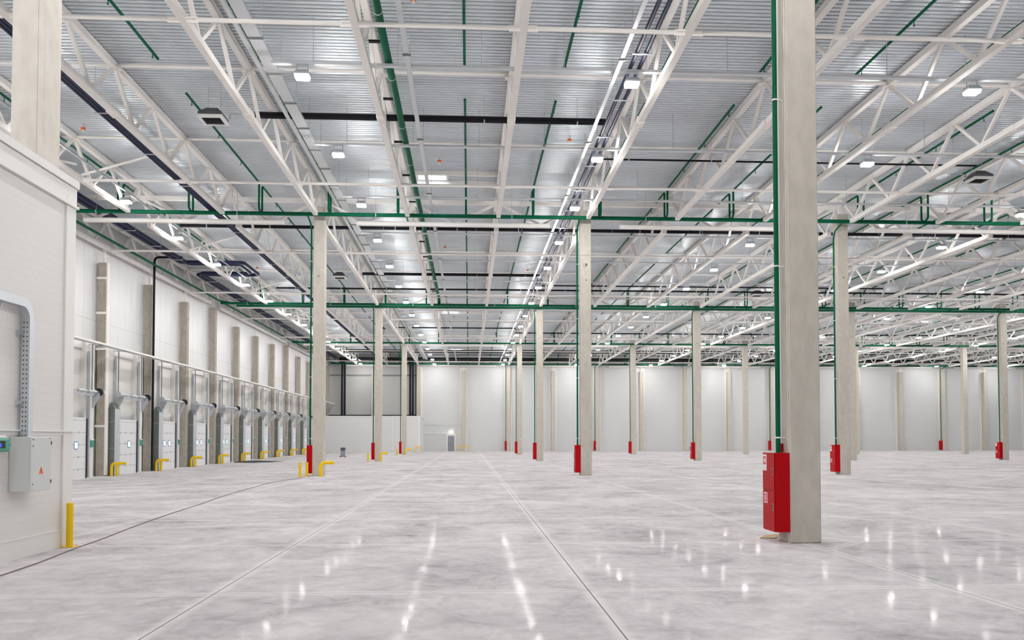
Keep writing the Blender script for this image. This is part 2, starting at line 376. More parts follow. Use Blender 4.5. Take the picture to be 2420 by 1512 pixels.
# ------------------------------------------------------------------ skylights
def skylight(s, label):
    x0, x1, y0, y1 = s; cx, cy = (x0+x1)/2, (y0+y1)/2
    t = thing('skylight', label, 'skylight', (cx, cy, DECK), 'roof skylights'); a, c = (x1-x0)/2, (y1-y0)/2
    w = 0.05; k = MB()
    k.box(-a-w, -a, -c-w, c+w, 0.0, 0.42); k.box(a, a+w, -c-w, c+w, 0.0, 0.42); k.box(-a, a, -c-w, -c, 0.0, 0.42); k.box(-a, a, c, c+w, 0.0, 0.42)
    k.box(-a-0.1, -a, -c-0.1, c+0.1, -0.03, 0.0).box(a, a+0.1, -c-0.1, c+0.1, -0.03, 0.0).box(-a, a, -c-0.1, -c, -0.03, 0.0).box(-a, a, c, c+0.1, -0.03, 0.0)
    obj('curb', k, t, mt='white')
    obj('pane', MB().box(-a, a, -c, c, 0.40, 0.42), t, mt='sky')
    kl = int(math.floor((cx-TX(0))/4)); xa, xb = TX(kl)+0.1, TX(kl+1)-0.1
    obj('trimmer_beam', MB().box(xa-cx, xb-cx, -c-0.24, -c-0.12, -0.19, -0.01), t, mt='steel')
    obj('trimmer_beam', MB().box(xa-cx, xb-cx, c+0.12, c+0.24, -0.19, -0.01), t, mt='steel')
skylight(SKYL[0], 'small bright skylight in the nearest bay with two cream trimmer beams')
skylight(SKYL[1], 'skylight in the deck of the third bay back, above the middle aisle')
skylight(SKYL[2], 'farthest skylight over the middle aisle, close to the end wall')
skylight(SKYL[3], 'skylight far out over the open side of the hall, behind many trusses')

# ------------------------------------------------------------------ columns
def col_mesh(w, z0, z1, mt, name='shaft', c=0.02):
    return MB().cbox(-w, w, -w, w, z0, z1, c).mesh(name, mt)
ME_SHAFT = col_mesh(0.25, 0.0, 12.06, 'concrete')
ME_SHAFT_L = col_mesh(0.25, 0.0, 12.06, 'concrete_light')
hb = MB(); hb.box(-0.16, 0.16, -0.12, 0.12, 12.06, 12.10); hb.box(-0.08, 0.08, -0.085, 0.085, 12.10, 12.77); hb.box(-0.14, 0.14, -0.14, 0.14, 12.77, 12.79)
ME_HEAD = hb.mesh('steel_head', 'steel')
plug = MB().tube([(0, -0.262, 9.2), (0, -0.25, 9.2)], 0.035, 10); ME_PLUG = plug.mesh('plug', 'stain')
ROWNAME = {0: 'in the nearest row', 1: 'in the second row', 2: 'in the third row', 3: 'in the fourth row'}
LINE = {0: 'dock-side aisle edge', 1: 'middle aisle edge', 2: 'third line from the docks', 3: 'fourth line from the docks', 4: 'fifth line from the docks', 5: 'sixth line from the docks', 6: 'seventh line from the docks'}
COLS = {}
def column(i, j):
    lb = {(1,0): 'big near concrete column with the red fire cabinet beside the middle aisle', (0,0): 'big pale concrete column rising behind the near white enclosure',
          (0,1): 'concrete column with yellow bent guard and chipped face, dock side'}.get((i,j)) or 'square concrete column %s, %s' % (ROWNAME[j], LINE[i])
    t = thing('concrete_column', lb, 'column', (X0+12*i, ROWY(j), 0), 'square concrete columns'); t['kind'] = 'thing'
    obj('shaft', ME_SHAFT_L if (i, j) == (0, 0) else ME_SHAFT, t); obj('steel_head', ME_HEAD, t)
    if j: obj('plug', ME_PLUG, t, (random.uniform(-0.06, 0.06), 0, random.uniform(-0.4, 0.4)))
    COLS[(i, j)] = t; return t
for j, n in ((0, 2), (1, 3), (2, 5), (3, 6)):
    for i in range(n): column(i, j)
# near column: edge groove lines; painted mark and cast line on the middle column of the second row
g = MB().box(-0.262, -0.25, -0.2, -0.185, 0, 12.0).box(-0.258, -0.25, -0.12, -0.11, 0, 12.0)
obj('groove_strip', g, COLS[(1, 0)], mt='concrete_light')
g = MB().box(0.14, 0.15, -0.254, -0.249, 0, 12.0); obj('groove_strip', g, COLS[(0, 0)], mt='concrete')
mk = MB(); y = -0.253
mk.box(-0.02, 0.08, y, -0.249, 9.50, 9.62); mk.box(-0.10, -0.085, y, -0.249, 9.50, 9.62); mk.box(-0.10, -0.02, y, -0.249, 9.49, 9.505); mk.box(-0.03, -0.015, y, -0.249, 9.40, 9.5)
obj('painted_mark', mk, COLS[(1, 1)], mt='stain')
obj('cast_joint', MB().box(-0.23, 0.20, -0.252, -0.249, 9.97, 9.985), COLS[(1, 1)], mt='stain')
ch = MB()
for _ in range(24):
    x, z = random.uniform(-0.24, 0.2), random.uniform(0.35, 1.45); s = random.uniform(0.006, 0.016)
    ch.prism([(x-s*1.3, -0.252, z-s*0.4), (x+s*0.6, -0.252, z-s*0.8), (x+s*1.4, -0.252, z+s*0.5), (x-s*0.5, -0.252, z+s*0.9)], (0, 0.003, 0))
obj('chip_marks', ch, COLS[(0, 1)], mt='stain')['kind'] = 'stuff'
obj('junction_box', MB().cbox(-0.31, -0.25, -0.2, -0.1, 1.55, 1.68, 0.01), COLS[(0, 1)], mt='white')

# columns along the dock wall, every 6 m; the taller ones carry trusses
def wall_col(w, ztop, z0, nm, lb, grp, loc, tall, mt='concrete'):
    t = thing('wall_column', lb, 'column', loc, grp); t['kind'] = 'thing'
    obj('shaft', col_mesh(w, z0, ztop, mt), t)
    if not tall: obj('steel_post', MB().box(-0.06, 0.06, -0.05, 0.05, ztop, 11.285).box(-0.1, 0.1, -0.1, 0.1, ztop, ztop+0.02), t, mt='steel')
    else: obj('steel_head', ME_HEAD, t, (0, 0, ztop-12.06))
    return t
FAC = {}
for n in range(12):
    y = ROWY(1)+6*(n+1)-0.04; tall = (n+1) % 4 == 0
    if y > YF-0.2: continue
    lb = ('tall grey concrete column against the dock wall, %s of the full-height ones' % ORD[(n+1)//4]) if tall else \
         'shorter grey concrete column against the dock wall, %s dock column from the camera' % ORD[n+1]
    FAC[n] = wall_col(0.21, 11.3 if tall else 10.7, -0.3, '', lb, 'concrete columns along the dock wall', (-18.80, y, 0), tall, 'concrete_dark')
bk = MB()
for z in (2.3, 4.05, 6.25, 8.1, 9.9): bk.box(-0.26, 0.25, -0.25, 0.05, z-0.06, z+0.06)
bk.box(0.21, 0.27, -0.2, 0.1, -0.2, 10.7)
obj('steel_bracket', bk, FAC[0], mt='steel')
# columns along the far wall
for n in range(0, 15):
    x = X0+6*n; tall = n % 2 == 0
    if not seen(x, YF, 2): continue
    lb = ('full-height concrete column on the far wall, %s of its kind from the dark corner' % ORD[n//2+1]) if tall else \
         'shorter concrete column with thin steel post on the far wall, %s from the door' % ORD[(n+1)//2]
    wall_col(0.25, 11.3 if tall else 10.75, 0.0, '', lb, 'concrete columns along the far wall', (x, YF-0.36, 0), tall)
wall_col(0.21, 10.75, 0.0, '', 'shorter concrete column in the dark corner above the far enclosure', 'concrete columns along the far wall', (-12.7, YF-0.36, 0), False)

# ------------------------------------------------------------------ roof trusses
def tube_sec(b, y0, y1, z0, w): b.box(-w/2, w/2, y0, y1, z0, z0+w)
TC = MB().box(-0.09, 0.09, -11.97, 11.97, CH_T, 13.0)
for q in (-6, 0, 6): TC.box(-0.20, 0.20, q-0.12, q+0.12, CH_T-0.012, CH_T)
ME_TC = TC.mesh('top_chord', 'steel')
BCm = MB().box(-0.09, 0.09, -10.87, 10.87, CH_B, CH_B+0.18)
for q in (-5.7, 6.55): BCm.box(-0.30, 0.30, q-0.1, q+0.1, CH_B+0.03, CH_B+0.05)
ME_BC = BCm.mesh('bottom_chord', 'steel')
SP = MB().box(-0.12, 0.12, -0.26, 0.26, CH_B-0.012, CH_B).box(-0.12, -0.09, -0.26, 0.26, CH_B, CH_B+0.18).box(0.09, 0.12, -0.26, 0.26, CH_B, CH_B+0.18)
for qx in (-0.05, 0, 0.05):
    for qy in (-0.2, -0.12, 0.12, 0.2): SP.box(qx-0.012, qx+0.012, qy-0.012, qy+0.012, CH_B-0.028, CH_B-0.012)
ME_SP = SP.mesh('splice_plate', 'steel')
def web(a, w=0.10):   # one diagonal from the top node to the bottom node 1.5 m further, both ways
    return MB().bar((0, 0.07*a, CH_T), (0, 1.43*a, CH_B+0.18), w, w)
ME_WP, ME_WN = web(1).mesh('diagonal', 'steel'), web(-1).mesh('diagonal', 'steel')
def webs_all():
    b = MB()
    for n in range(-4, 5):
        if n < 4: b.bar((0, 3*n+0.07, CH_T), (0, 3*n+1.43, CH_B+0.18), 0.1)
        if n > -4: b.bar((0, 3*n-0.07, CH_T), (0, 3*n-1.43, CH_B+0.18), 0.1)
    return b.mesh('diagonals', 'steel')
ME_WALL = webs_all()
for s in (1, 2, 3, 4):
    yc = ROWY(s-1)+12
    for k in range(0, 30):
        if not seen(TX(k), yc+12, 2.5): break
        lb = 'cream steel roof truss in the %s, %s truss line from the dock wall' % (BAY[s], ORD[k+1])
        t = thing('roof_truss', lb, 'roof truss', (TX(k), yc, 0), 'roof trusses running away from the camera')
        obj('top_chord', ME_TC, t); obj('bottom_chord', ME_BC, t)
        if s <= 2:
            obj('splice_plate', ME_SP, t)
            for n in range(-4, 5):
                if s == 1 and yc+3*n < 15.5: continue
                if n < 4: obj('diagonal', ME_WP, t, (0, 3*n, 0))
                if n > -4: obj('diagonal', ME_WN, t, (0, 3*n, 0))
        else: obj('diagonal_web', ME_WALL, t)
# jack trusses on the column rows
def jack():
    tc = MB().box(-5.8, 5.8, -0.09, 0.09, 12.30, 12.48)
    bc = MB().box(-4.38, 4.38, -0.09, 0.09, 11.29, 11.47); bc.prism([(0.4, -0.1, 11.29), (1.0, -0.1, 11.29), (0.9, -0.1, 11.43), (0.7, -0.1, 11.47), (0.5, -0.1, 11.43)], (0, 0.01, 0))
    me = [tc.mesh('top_chord', 'steel'), bc.mesh('bottom_chord', 'steel')]
    me += [MB().box(q-0.09, q+0.09, -0.09, 0.09, 12.48, 12.79).mesh('bearing_seat', 'steel') for q in (-2, 2)]
    for a, b in ((-5.7, -4.1), (-2.15, -3.9), (-1.85, -0.1), (1.85, 0.1), (2.15, 3.9), (5.7, 4.1)):
        me.append(MB().bar((a, 0, 12.31), (b, 0, 11.46), 0.10).mesh('diagonal', 'steel'))
    return me
ME_J = jack()
RN = {1: 'second column row', 2: 'third column row', 3: 'fourth column row', 4: 'far wall row'}
for j in (1, 2, 3, 4):
    y = ROWY(j) if j < 4 else ROWY(4)-0.05
    for q in range(0, 9):
        xc = X0-6+12*q
        if not seen(xc-4, y, 1.5): break
        t = thing('jack_truss', 'cross truss over the %s, %s span from the dock wall' % (RN[j], ORD[q+1]), 'cross truss', (xc, y, 0), 'cross trusses between columns')
        for me in ME_J: obj(me.name.split('.')[0], me, t)

# bracing tubes across the hall
def cross_tube(y, z, r, label, name='bracing_tube', plates=False):
    xa = TX(0)+0.1; xb = min(0.72*y+4, XR-1); b = MB().tube([(xa, 0, 0), (xb, 0, 0)], r, 8)
    if plates:
        k = 0
        while TX(k) < xb:
            for sgn in (-1, 1): b.box(TX(k)+sgn*0.22-0.13, TX(k)+sgn*0.22+0.13, -0.02, 0.02, -0.075, 0.075)
            k += 1
    tag(obj(name, b, None, (0, y, z), 'steel'), label, 'bracing tube', 'bracing tubes across the hall')
nb_ = {1: 0, 2: 0, 3: 0, 4: 0}
for s in (1, 2, 3, 4):
    for n, y in enumerate((19.15+24*(s-1), 31.38+24*(s-1)-(0 if s == 1 else 0.1))):
        cross_tube(y, 11.46, 0.055, 'cream bracing tube under the bottom chords, %s one in the %s' % (ORD[n+1], BAY[s]), plates=s < 3)
    for n, y in enumerate((24.83+24*(s-1), 30.85+24*(s-1))):
        cross_tube(y, 12.91, 0.055, 'cream bracing tube high under the deck, %s one in the %s' % (ORD[n+1], BAY[s]))
# inclined braces between the outer truss lines near the docks
for s in (1, 2, 3):
    for n, y in enumerate((19.2, 31.1)):
        yy = y+24*(s-1)
        if yy < 25: continue
        for k in (0, 1):
            b = MB().tube([(TX(k)+0.1, yy+0.12, 11.6 if k else 12.88), (TX(k+1)-0.1, yy+0.12, 12.75 if k else 12.0)], 0.045, 8)
            tag(obj('inclined_brace', b, mt='steel'), 'inclined brace rod between %s and %s dock-side truss lines, %s of %s' % (ORD[k+1], ORD[k+2], ORD[n+1], BAY[s].replace('back', '').strip()), 'brace rod', 'inclined braces near the dock wall')

# ------------------------------------------------------------------ high-bay lamps and their trays
LX = [-14.05, -4.48, 4.46, 14.1, 24.0, 33.85, 43.35, 52.92, 62.9, 72.6, 82.3]
LY = [21.85+6.02*i for i in range(-5, 15)]
LZ = 11.35
hs = MB().cbox(-0.20, 0.20, -0.16, 0.16, 0.03, 0.12, 0.015)
for q in range(-3, 4): hs.box(-0.16, 0.16, q*0.04-0.006, q*0.04+0.006, 0.12, 0.17)
ME_LH = hs.mesh('housing', 'galv')
ME_LL = MB().cbox(-0.18, 0.18, -0.14, 0.14, -0.04, 0.03, 0.015).mesh('lens', 'lens')
ME_LB = MB().bar((-0.15, 0, 0.12), (-0.15, 0, 0.36), 0.02).bar((0.15, 0, 0.12), (0.15, 0, 0.36), 0.02).box(-0.16, 0.16, -0.02, 0.02, 0.34, 0.37).mesh('hanger', 'galv')
for a, x in enumerate(LX):
    for n, y in enumerate(LY):
        if not seen(x, y, 13): continue
        back = len(LY)-n
        lb = 'glowing ceiling lamp, %s lamp line from the docks, %s from the far wall' % (ORD[a+1], ORD[back])
        t = thing('high_bay_lamp', lb, 'ceiling lamp', (x, y, LZ), 'high-bay lamps')
        obj('housing', ME_LH, t); obj('lens', ME_LL, t)
        obj('hanger', ME_LB, t)
ROD = MB().bar((0, 0, 11.78), (0, 0, DECK), 0.014).mesh('hanger_rod', 'galv')
ROD_S = MB().bar((0, 0, 0), (0, 0, 1.1), 0.014).mesh('hanger_rod', 'galv')
for n, y in enumerate(LY):
    if y < 20: continue
    yy = y+0.06; xa = -5.3; xb = min(0.72*yy+3, XR-2)
    if n >= 8: xa = -5.3
    b = MB().box(xa, xb, -0.075, 0.075, 11.72, 11.727).box(xa, xb, -0.078, -0.072, 11.72, 11.78).box(xa, xb, 0.072, 0.078, 11.72, 11.78)
    t = thing('lamp_cable_tray', 'galvanised lamp cable tray across the hall, %s one from the far wall' % ORD[len(LY)-n], 'cable tray', (0, yy, 0), 'lamp cable trays')
    obj('tray', b, t, mt='perf')
    if n < 12:
        x = -4.2
        while x < xb-1:
            if min(abs(x-TX(k)) for k in range(26)) > 0.2: obj('hanger_rod', ROD, t, (x, 0, 0))
            x += 2.27
# lamp line beside the docks hangs from a slim rail
t = thing('dock_lamp_rail', 'slim grey lamp rail running along the dock-side lamp line', 'cable tray', (0, 0, 0))
obj('rail', MB().box(-14.02, -13.96, 14, 107, 11.72, 11.78), t, mt='galv')

def long_tray(name, x, w, z, ya, yb, label, h=0.06, rungs=None, mt='perf'):
    t = thing(name, label, 'cable tray', (x, 0, z), 'cable trays along the hall')
    b = MB().box(-w/2, w/2, ya, yb, 0, 0.006).box(-w/2-0.006, -w/2, ya, yb, 0, h).box(w/2, w/2+0.006, ya, yb, 0, h)
    obj('tray', b, t, mt=mt)
    if rungs:
        y = ya+1.0
        rm = MB().box(-w/2-0.05, w/2+0.05, -0.03, 0.03, -0.03, 0).mesh('support_bar', 'galv_dark')
        while y < min(yb, 75):
            obj('support_bar', rm, t, (0, y, 0))
            if y < 45: obj('hanger_rod', ROD_S, t, (w/2+0.04, y, -0.03))
            y += rungs
    return t
long_tray('wide_cable_tray', -5.56, 0.34, 12.05, 14, 107, 'wide perforated cable tray running along the dock-side edge of the middle aisle', 0.07, 2.05)
long_tray('narrow_cable_tray', -5.90, 0.11, 12.10, 14, 107, 'narrow perforated tray close beside the wide cable tray', 0.05)
long_tray('aisle_cable_tray', -1.63, 0.12, 11.64, 14, 104, 'narrow pale cable tray running along above the middle aisle', 0.05, 6.0)
long_tray('column_cable_tray', 4.02, 0.10, 11.64, 14, 107, 'narrow grey cable tray beside the pair of navy pipes', 0.05, 6.0)

# ------------------------------------------------------------------ green sprinkler pipework
GZ, BZp = 11.50, 12.78
BX_ = [-0.14+2.99*k for k in range(-5, 30)]
hd = MB().tube([(0, 0, 0), (0, 0, -0.13)], 0.012, 6).tube([(0, 0, -0.13), (0, 0, -0.14)], 0.03, 8)
ME_HD = hd.mesh('sprinkler_head', 'green')
for j in (1, 2, 3, 4):
    ym = ROWY(j)-1.0 if j < 4 else ROWY(4)-1.6
    xb = min(0.72*ym+3, XR-2); xa = -18.0
    t = thing('sprinkler_main', 'thick green sprinkler main crossing the hall at the %s' % RN[j], 'sprinkler pipe', (0, ym, GZ), 'green sprinkler mains')
    obj('pipe', MB().tube([(xa, 0, 0), (xb, 0, 0)], 0.085, 12), t, mt='green', smooth=True)
    clamp = MB().tube([(-0.02, 0, 0), (0.02, 0, 0)], 0.092, 12).tube([(0, 0, 0.09), (0, 0, 1.5)], 0.008, 6).mesh('clamp', 'galv')
    if j < 3:
        for x in [-16.5+6*i for i in range(12)]:
            if x < xb-1: obj('clamp', clamp, t, (x+0.4, 0, 0))
    if j == 2:
        t2 = thing('sprinkler_main', 'second thick green main just behind and below the one at the third column row', 'sprinkler pipe', (0, ym+0.5, GZ-0.1), 'green sprinkler mains')
        obj('pipe', MB().tube([(-17.0, 0, 0), (xb, 0, 0)], 0.08, 12), t2, mt='green', smooth=True)
def branch(x, n, j):
    ym = ROWY(j)-1.0 if j < 4 else ROWY(4)-1.6
    near = (j == 1 or j == 0); segs = []
    if j == 0: segs = [(-0.3, 12.2)]
    else: segs = [(-9.38, -0.27), (0.27, 12.12 if j < 4 else 0.9)]
    lb = 'green sprinkler branch pipe fed at the %s, %s branch from the docks' % (RN[j] if j else 'nearest column row', ORD[n+1])
    t = thing('sprinkler_branch', lb, 'sprinkler pipe', (x, ym, 0), 'green sprinkler branch pipes')
    for a, b in segs:
        near_end = a if a > 0 else b
        if j == 0: pts = [(0, a, BZp), (0, b, BZp)]
        elif a > 0: pts = [(0, 0, GZ+0.05), (0, a, GZ+0.14), (0, a, BZp), (0, b, BZp)]
        else: pts = [(0, a, BZp), (0, b, BZp), (0, b, GZ+0.14), (0, 0, GZ+0.05)]
        obj('pipe', MB().tube(pts, 0.044, 8, 0.12), t, mt='green', smooth=True)
        if j <= 1:
            lo, hi = (a, b); y = lo+0.5 if lo < 0 else hi-0.5
            while lo+0.3 < y < hi-0.3:
                if 17 < ym+y < 50 and seen(x, ym+y, 0): obj('sprinkler_head', ME_HD, t, (0, y, BZp-0.03))
                y += 2.9 if lo < 0 else -2.9
for j in (0, 1, 2, 3, 4):
    for n, x in enumerate(BX_):
        ym = ROWY(j)
        if not seen(x, ym+(11 if j in (0, 1, 2, 3) else 0), 0.5): continue
        branch(x, n, j)
# big green feed pipe along the truss beside the middle aisle
t = thing('green_feed_pipe', 'thick green feed pipe running along the truss above the middle aisle', 'sprinkler pipe', (0, 0, 0))
obj('pipe', MB().tube([(-2.2, 14, 11.93), (-2.2, 59.83, 11.93), (-2.2, 59.83, 11.58)], 0.105, 14, 0.2), t, mt='green', smooth=True)
br = MB().box(-2.62, -2.2, -0.05, 0.05, 11.99, 12.04).mesh('bracket', 'black'); cp = MB().tube([(0, -0.02, 0), (0, 0.02, 0)], 0.112, 14).mesh('joint_ring', 'galv')
for q in range(11):
    y = 21.1+3.6*q
    if y < 58: obj('bracket', br, t, (0, y, 0)); obj('joint_ring', cp, t, (-2.2, y-1.7, 11.93))
# pipes along the dock wall
for n, (a, b) in enumerate(((20, 59.6), (61.0, 83.6), (85.0, 106.5))):
    o = obj('side_main_pipe', MB().tube([(-18.0, a, 11.62), (-18.0, b, 11.62), (-17.2, b+0.2, 11.5)], 0.068, 10, 0.2), mt='green', smooth=True)
    tag(o, 'green pipe running along high on the dock wall, %s length from the camera' % ORD[n+1], 'sprinkler pipe', 'green pipes along the dock wall')

# ------------------------------------------------------------------ navy and black heating pipes
t = thing('navy_pipe_pair', 'pair of navy insulated pipes running along beside the middle aisle trusses', 'heating pipe', (0, 0, 0))
for x in (4.43, 4.68): obj('pipe', MB().tube([(x, 14, 11.86), (x, 104, 11.86)], 0.055, 10), t, mt='navy', smooth=True)
sb = MB().box(4.30, 4.82, -0.025, 0.025, 11.775, 11.80).bar((4.31, 0, 11.8), (4.31, 0, DECK), 0.014).bar((4.81, 0, 11.8), (4.81, 0, DECK), 0.014).mesh('support_bar', 'galv')
for q in range(20):
    y = 18.0+2.96*q
    if y < 75: obj('support_bar', sb, t, (0, y, 0))
def black_line(y, z, xa, xb, r, label, two=True):
    t = thing('black_pipe', label, 'heating pipe', (0, y, z), 'black heating pipes across the hall')
    xb = min(xb, 0.72*y+3)
    obj('pipe', MB().tube([(xa, 0, 0), (xb, 0, 0)], r, 8), t, mt='black', smooth=True)
    if two: obj('pipe', MB().tube([(xa, 0.02, 2.1*r), (xb, 0.02, 2.1*r)], r, 8), t, mt='black', smooth=True)
    cl = MB().tube([(-0.02, 0, 0), (0.02, 0, 0)], r*1.12, 8).bar((0, 0, r), (0, 0, DECK-z), 0.012).mesh('clamp', 'galv')
    if y < 60:
        x = max(xa, -18)+1.3
        while x < xb-0.5:
            if min(abs(x-TX(k)) for k in range(26)) > 0.25: obj('clamp', cl, t, (x, 0, 0))
            x += 3.1
    return t
black_line(26.67, 12.16, -7.0, 4.55, 0.055, 'black pipes across the middle aisle to the nearest heater')
black_line(29.55, 11.97, 4.6, 19.2, 0.035, 'thin black pipe across to the heater on the open side, nearest bay', False)
black_line(40.85, 12.22, -14.3, 90, 0.085, 'long thick black pipe across the whole hall behind the second column row', False)
black_line(51.8, 12.08, -7.0, 4.5, 0.045, 'black pipes across the middle aisle to the second heater back')
black_line(57.2, 12.5, 4.6, 30, 0.05, 'black pipe over the open side just before the third column row', False)
black_line(56.3, 12.0, -13.2, 90, 0.06, 'long black pipe across the hall just before the third column row', False)
black_line(77.4, 12.2, -7.0, 4.5, 0.06, 'black pipe across the middle aisle in the third bay back', False)
black_line(80.8, 12.2, 4.6, 60, 0.06, 'black pipe over the open side in the third bay back', False)
black_line(99.5, 12.25, -16.0, 90, 0.09, 'thick black pipe across the farthest bay')
black_line(107.55, 12.0, -17, 90, 0.12, 'thick black pipe along the top of the far wall')
# twin thin pipes under the third truss line
t = thing('slim_black_pipe_pair', 'pair of slim black pipes along the third truss line from the docks', 'heating pipe', (0, 0, 0))
for x in (-11.08, -11.20, -11.32): obj('pipe', MB().tube([(x, 14, 11.65), (x, 104, 11.65)], 0.048, 8), t, mt='navy', smooth=True)
sb = MB().box(-11.44, -10.99, -0.02, 0.02, 11.58, 11.602).bar((-11.42, 0, 11.6), (-11.42, 0, DECK), 0.012).mesh('support_bar', 'galv')
for q in range(14): obj('support_bar', sb, t, (0, 18.0+3.6*q, 0))
# heavy dark mains near the dock wall with expansion loop
t = thing('dark_insulated_mains', 'two fat dark insulated pipes above the docks with a square expansion loop', 'heating pipe', (0, 0, 0))
obj('pipe', MB().tube([(-17.05, 16, 12.08), (-17.05, 48.7, 12.08), (-13.35, 48.7, 12.08), (-13.35, 52.3, 12.08), (-17.25, 52.3, 12.08), (-17.25, 106, 12.08)], 0.11, 10, 0.35), t, mt='navy', smooth=True)
obj('pipe', MB().tube([(-16.7, 16, 12.08), (-16.7, 49.1, 12.08), (-13.75, 49.1, 12.08), (-13.75, 51.9, 12.08), (-16.9, 51.9, 12.08), (-16.9, 106, 12.08)], 0.11, 10, 0.35), t, mt='navy', smooth=True)
sb = MB().box(-17.5, -16.45, -0.03, 0.03, 11.93, 11.965).bar((-16.48, 0, 11.96), (-16.48, 0, DECK), 0.016).mesh('support_bar', 'galv')
for q in range(18):
    y = 31.0+3.3*q
    if not 48 < y < 53: obj('support_bar', sb, t, (0, y, 0))
tag(obj('black_downpipe', MB().tube([(-16.8, 48.46, 12.30), (-18.42, 48.46, 12.30), (-18.42, 48.46, -0.2)], 0.065, 10, 0.3), mt='black', smooth=True),
    'black downpipe running down beside the second dock column to the floor', 'downpipe')
for n, x in enumerate((-16.55, -7.6)):
    t = thing('dark_riser_pair', 'pair of dark vertical pipes above the far enclosure, %s' % ('at its dock end' if n == 0 else 'at its aisle end'), 'heating pipe', (x, 108.3, 0), 'dark pipes in the far corner')
    for q in (-0.17, 0.17): obj('pipe', MB().tube([(q, 0, 4.2), (q, 0, 11.6), (q-0.25, -0.5, 12.0)], 0.14, 10, 0.3), t, mt='black', smooth=True)
tag(obj('corner_rail', MB().box(-18.5, -6.9, YF-0.14, YF-0.02, 10.02, 10.2), mt='galv_dark'), 'long grey rail on the wall above the far enclosure', 'wall rail')

# ------------------------------------------------------------------ unit heaters
def heater(x, y, z, label, side):
    t = thing('unit_heater', label, 'heater', (x, y, z), 'ceiling unit heaters'); a = 0.375
    b = MB().frustum((-a, a, -a, a), 0.07, (-a, a, -a, a), 0.16); b.frustum((-a, a, -a, a), 0.16, (-0.17, 0.17, -0.17, 0.17), 0.36)
    obj('hood', b, t, mt='darkgrey')
    f = MB().box(-a-0.015, a+0.015, -a-0.015, -a+0.075, -0.02, 0.07).box(-a-0.015, a+0.015, a-0.075, a+0.015, -0.02, 0.07).box(-a-0.015, -a+0.075, -a+0.075, a-0.075, -0.02, 0.07).box(a-0.075, a+0.015, -a+0.075, a-0.075, -0.02, 0.07)
    obj('frame', f, t, mt='white')
    g = MB()
    for q in range(9): yq = -0.27+q*0.066; g.prism([(-0.3, yq, 0.0), (-0.3, yq+0.05, 0.03), (-0.3, yq+0.053, 0.027), (-0.3, yq+0.003, -0.003)], (0.6, 0, 0))
    g.box(-0.3, 0.3, -0.3, 0.3, 0.05, 0.07); obj('louvre', g, t, mt='darkgrey')
    for q in (-0.2, 0.2): obj('hanger_rod', MB().bar((q, 0.1, 0.34), (q, 0.1, DECK-z), 0.014), t, mt='galv')
    obj('pipe_connection', MB().tube([(side*0.34, 0.15, 0.12), (side*0.48, 0.15, 0.12), (side*0.48, 0.15, 0.30), (side*1.0, 0.2, 0.30)], 0.02, 8, 0.08), t, mt='galv')
heater(-8.22, 26.35, 11.87, 'dark grey pyramid heater hanging in the nearest bay on the dock side', 1)
heater(-8.22, 52.0, 11.87, 'dark grey pyramid heater, second bay back on the dock side', 1)
heater(-8.22, 77.3, 11.87, 'dark grey pyramid heater, third bay back on the dock side', 1)
heater(20.2, 31.0, 11.87, 'dark grey pyramid heater over the open side, nearest bay', -1)
heater(20.6, 57.0, 11.87, 'dark grey pyramid heater over the open side, second bay back', -1)

# fire detectors
def detector(x, y, z, label):
    t = thing('fire_detector', label, 'detector', (x, y, z), 'orange fire detectors')
    obj('body', MB().tube([(0, 0, 0), (0, 0, 0.09)], 0.075, 12), t, mt='orange'); obj('cap', MB().tube([(0, 0, -0.04), (0, 0, 0)], 0.05, 12), t, mt='white')
    obj('conduit', MB().tube([(0, 0, 0.08), (0, 0, DECK-z)], 0.012, 6).tube([(0, 0, 0.05), (0.9, 0, 0.05)], 0.01, 6), t, mt='galv')
detector(-13.9, 29.8, 12.78, 'orange fire detector between the outer trusses on the dock side, nearest bay')
detector(3.75, 30.0, 12.78, 'orange fire detector above the middle aisle by the navy pipes, nearest bay')
detector(-1.20, 32.6, 12.78, 'orange fire detector just in front of the near skylight')
detector(-1.42, 20.5, 12.78, 'orange fire detector by the aisle cable tray at the upper picture edge')
detector(-1.40, 47.2, 12.75, 'orange fire detector by the aisle cable tray, second bay back')
detector(3.9, 53.6, 12.78, 'orange fire detector by the navy pipes, second bay back')
detector(-13.85, 53.7, 12.78, 'orange fire detector beside the expansion loop')
detector(-1.40, 74.5, 12.78, 'orange fire detector below the third bay skylight')

# ------------------------------------------------------------------ fire cabinets on the columns
cb = MB().box(-0.235, 0.0, 0.0, 0.52, -0.035, 1.21); ME_CB = cb.mesh('body', 'red')
def cdoor(z0, z1): return MB().cbox(-0.247, -0.235, 0.012, 0.508, z0, z1, 0.004)
ME_DU, ME_DL = cdoor(0.46, 1.20).mesh('upper_door', 'red'), cdoor(0.01, 0.44).mesh('lower_door', 'red')
def cdoor2(): pass
ME_DU = cdoor(0.615, 1.20).mesh('upper_door', 'red'); ME_DL = cdoor(-0.025, 0.60).mesh('lower_door', 'red')
def handle(z): return MB().box(-0.252, -0.247, 0.055, 0.095, z, z+0.11)
ME_HU, ME_HLo = handle(0.86).mesh('handle', 'galv'), handle(0.30).mesh('handle', 'galv')
hx = MB().box(-0.2535, -0.252, 0.062, 0.088, 0.87, 0.96).mesh('handle_recess', 'rubber'); hx2 = MB().box(-0.2535, -0.252, 0.062, 0.088, 0.31, 0.40).mesh('handle_recess', 'rubber')
ME_S1 = MB().box(-0.2495, -0.247, 0.33, 0.50, 0.92, 1.18).mesh('sticker', 'label_white')
s1 = MB().box(-0.251, -0.2495, 0.36, 0.47, 1.02, 1.15); ME_S1R = s1.mesh('pictogram', 'label_red')
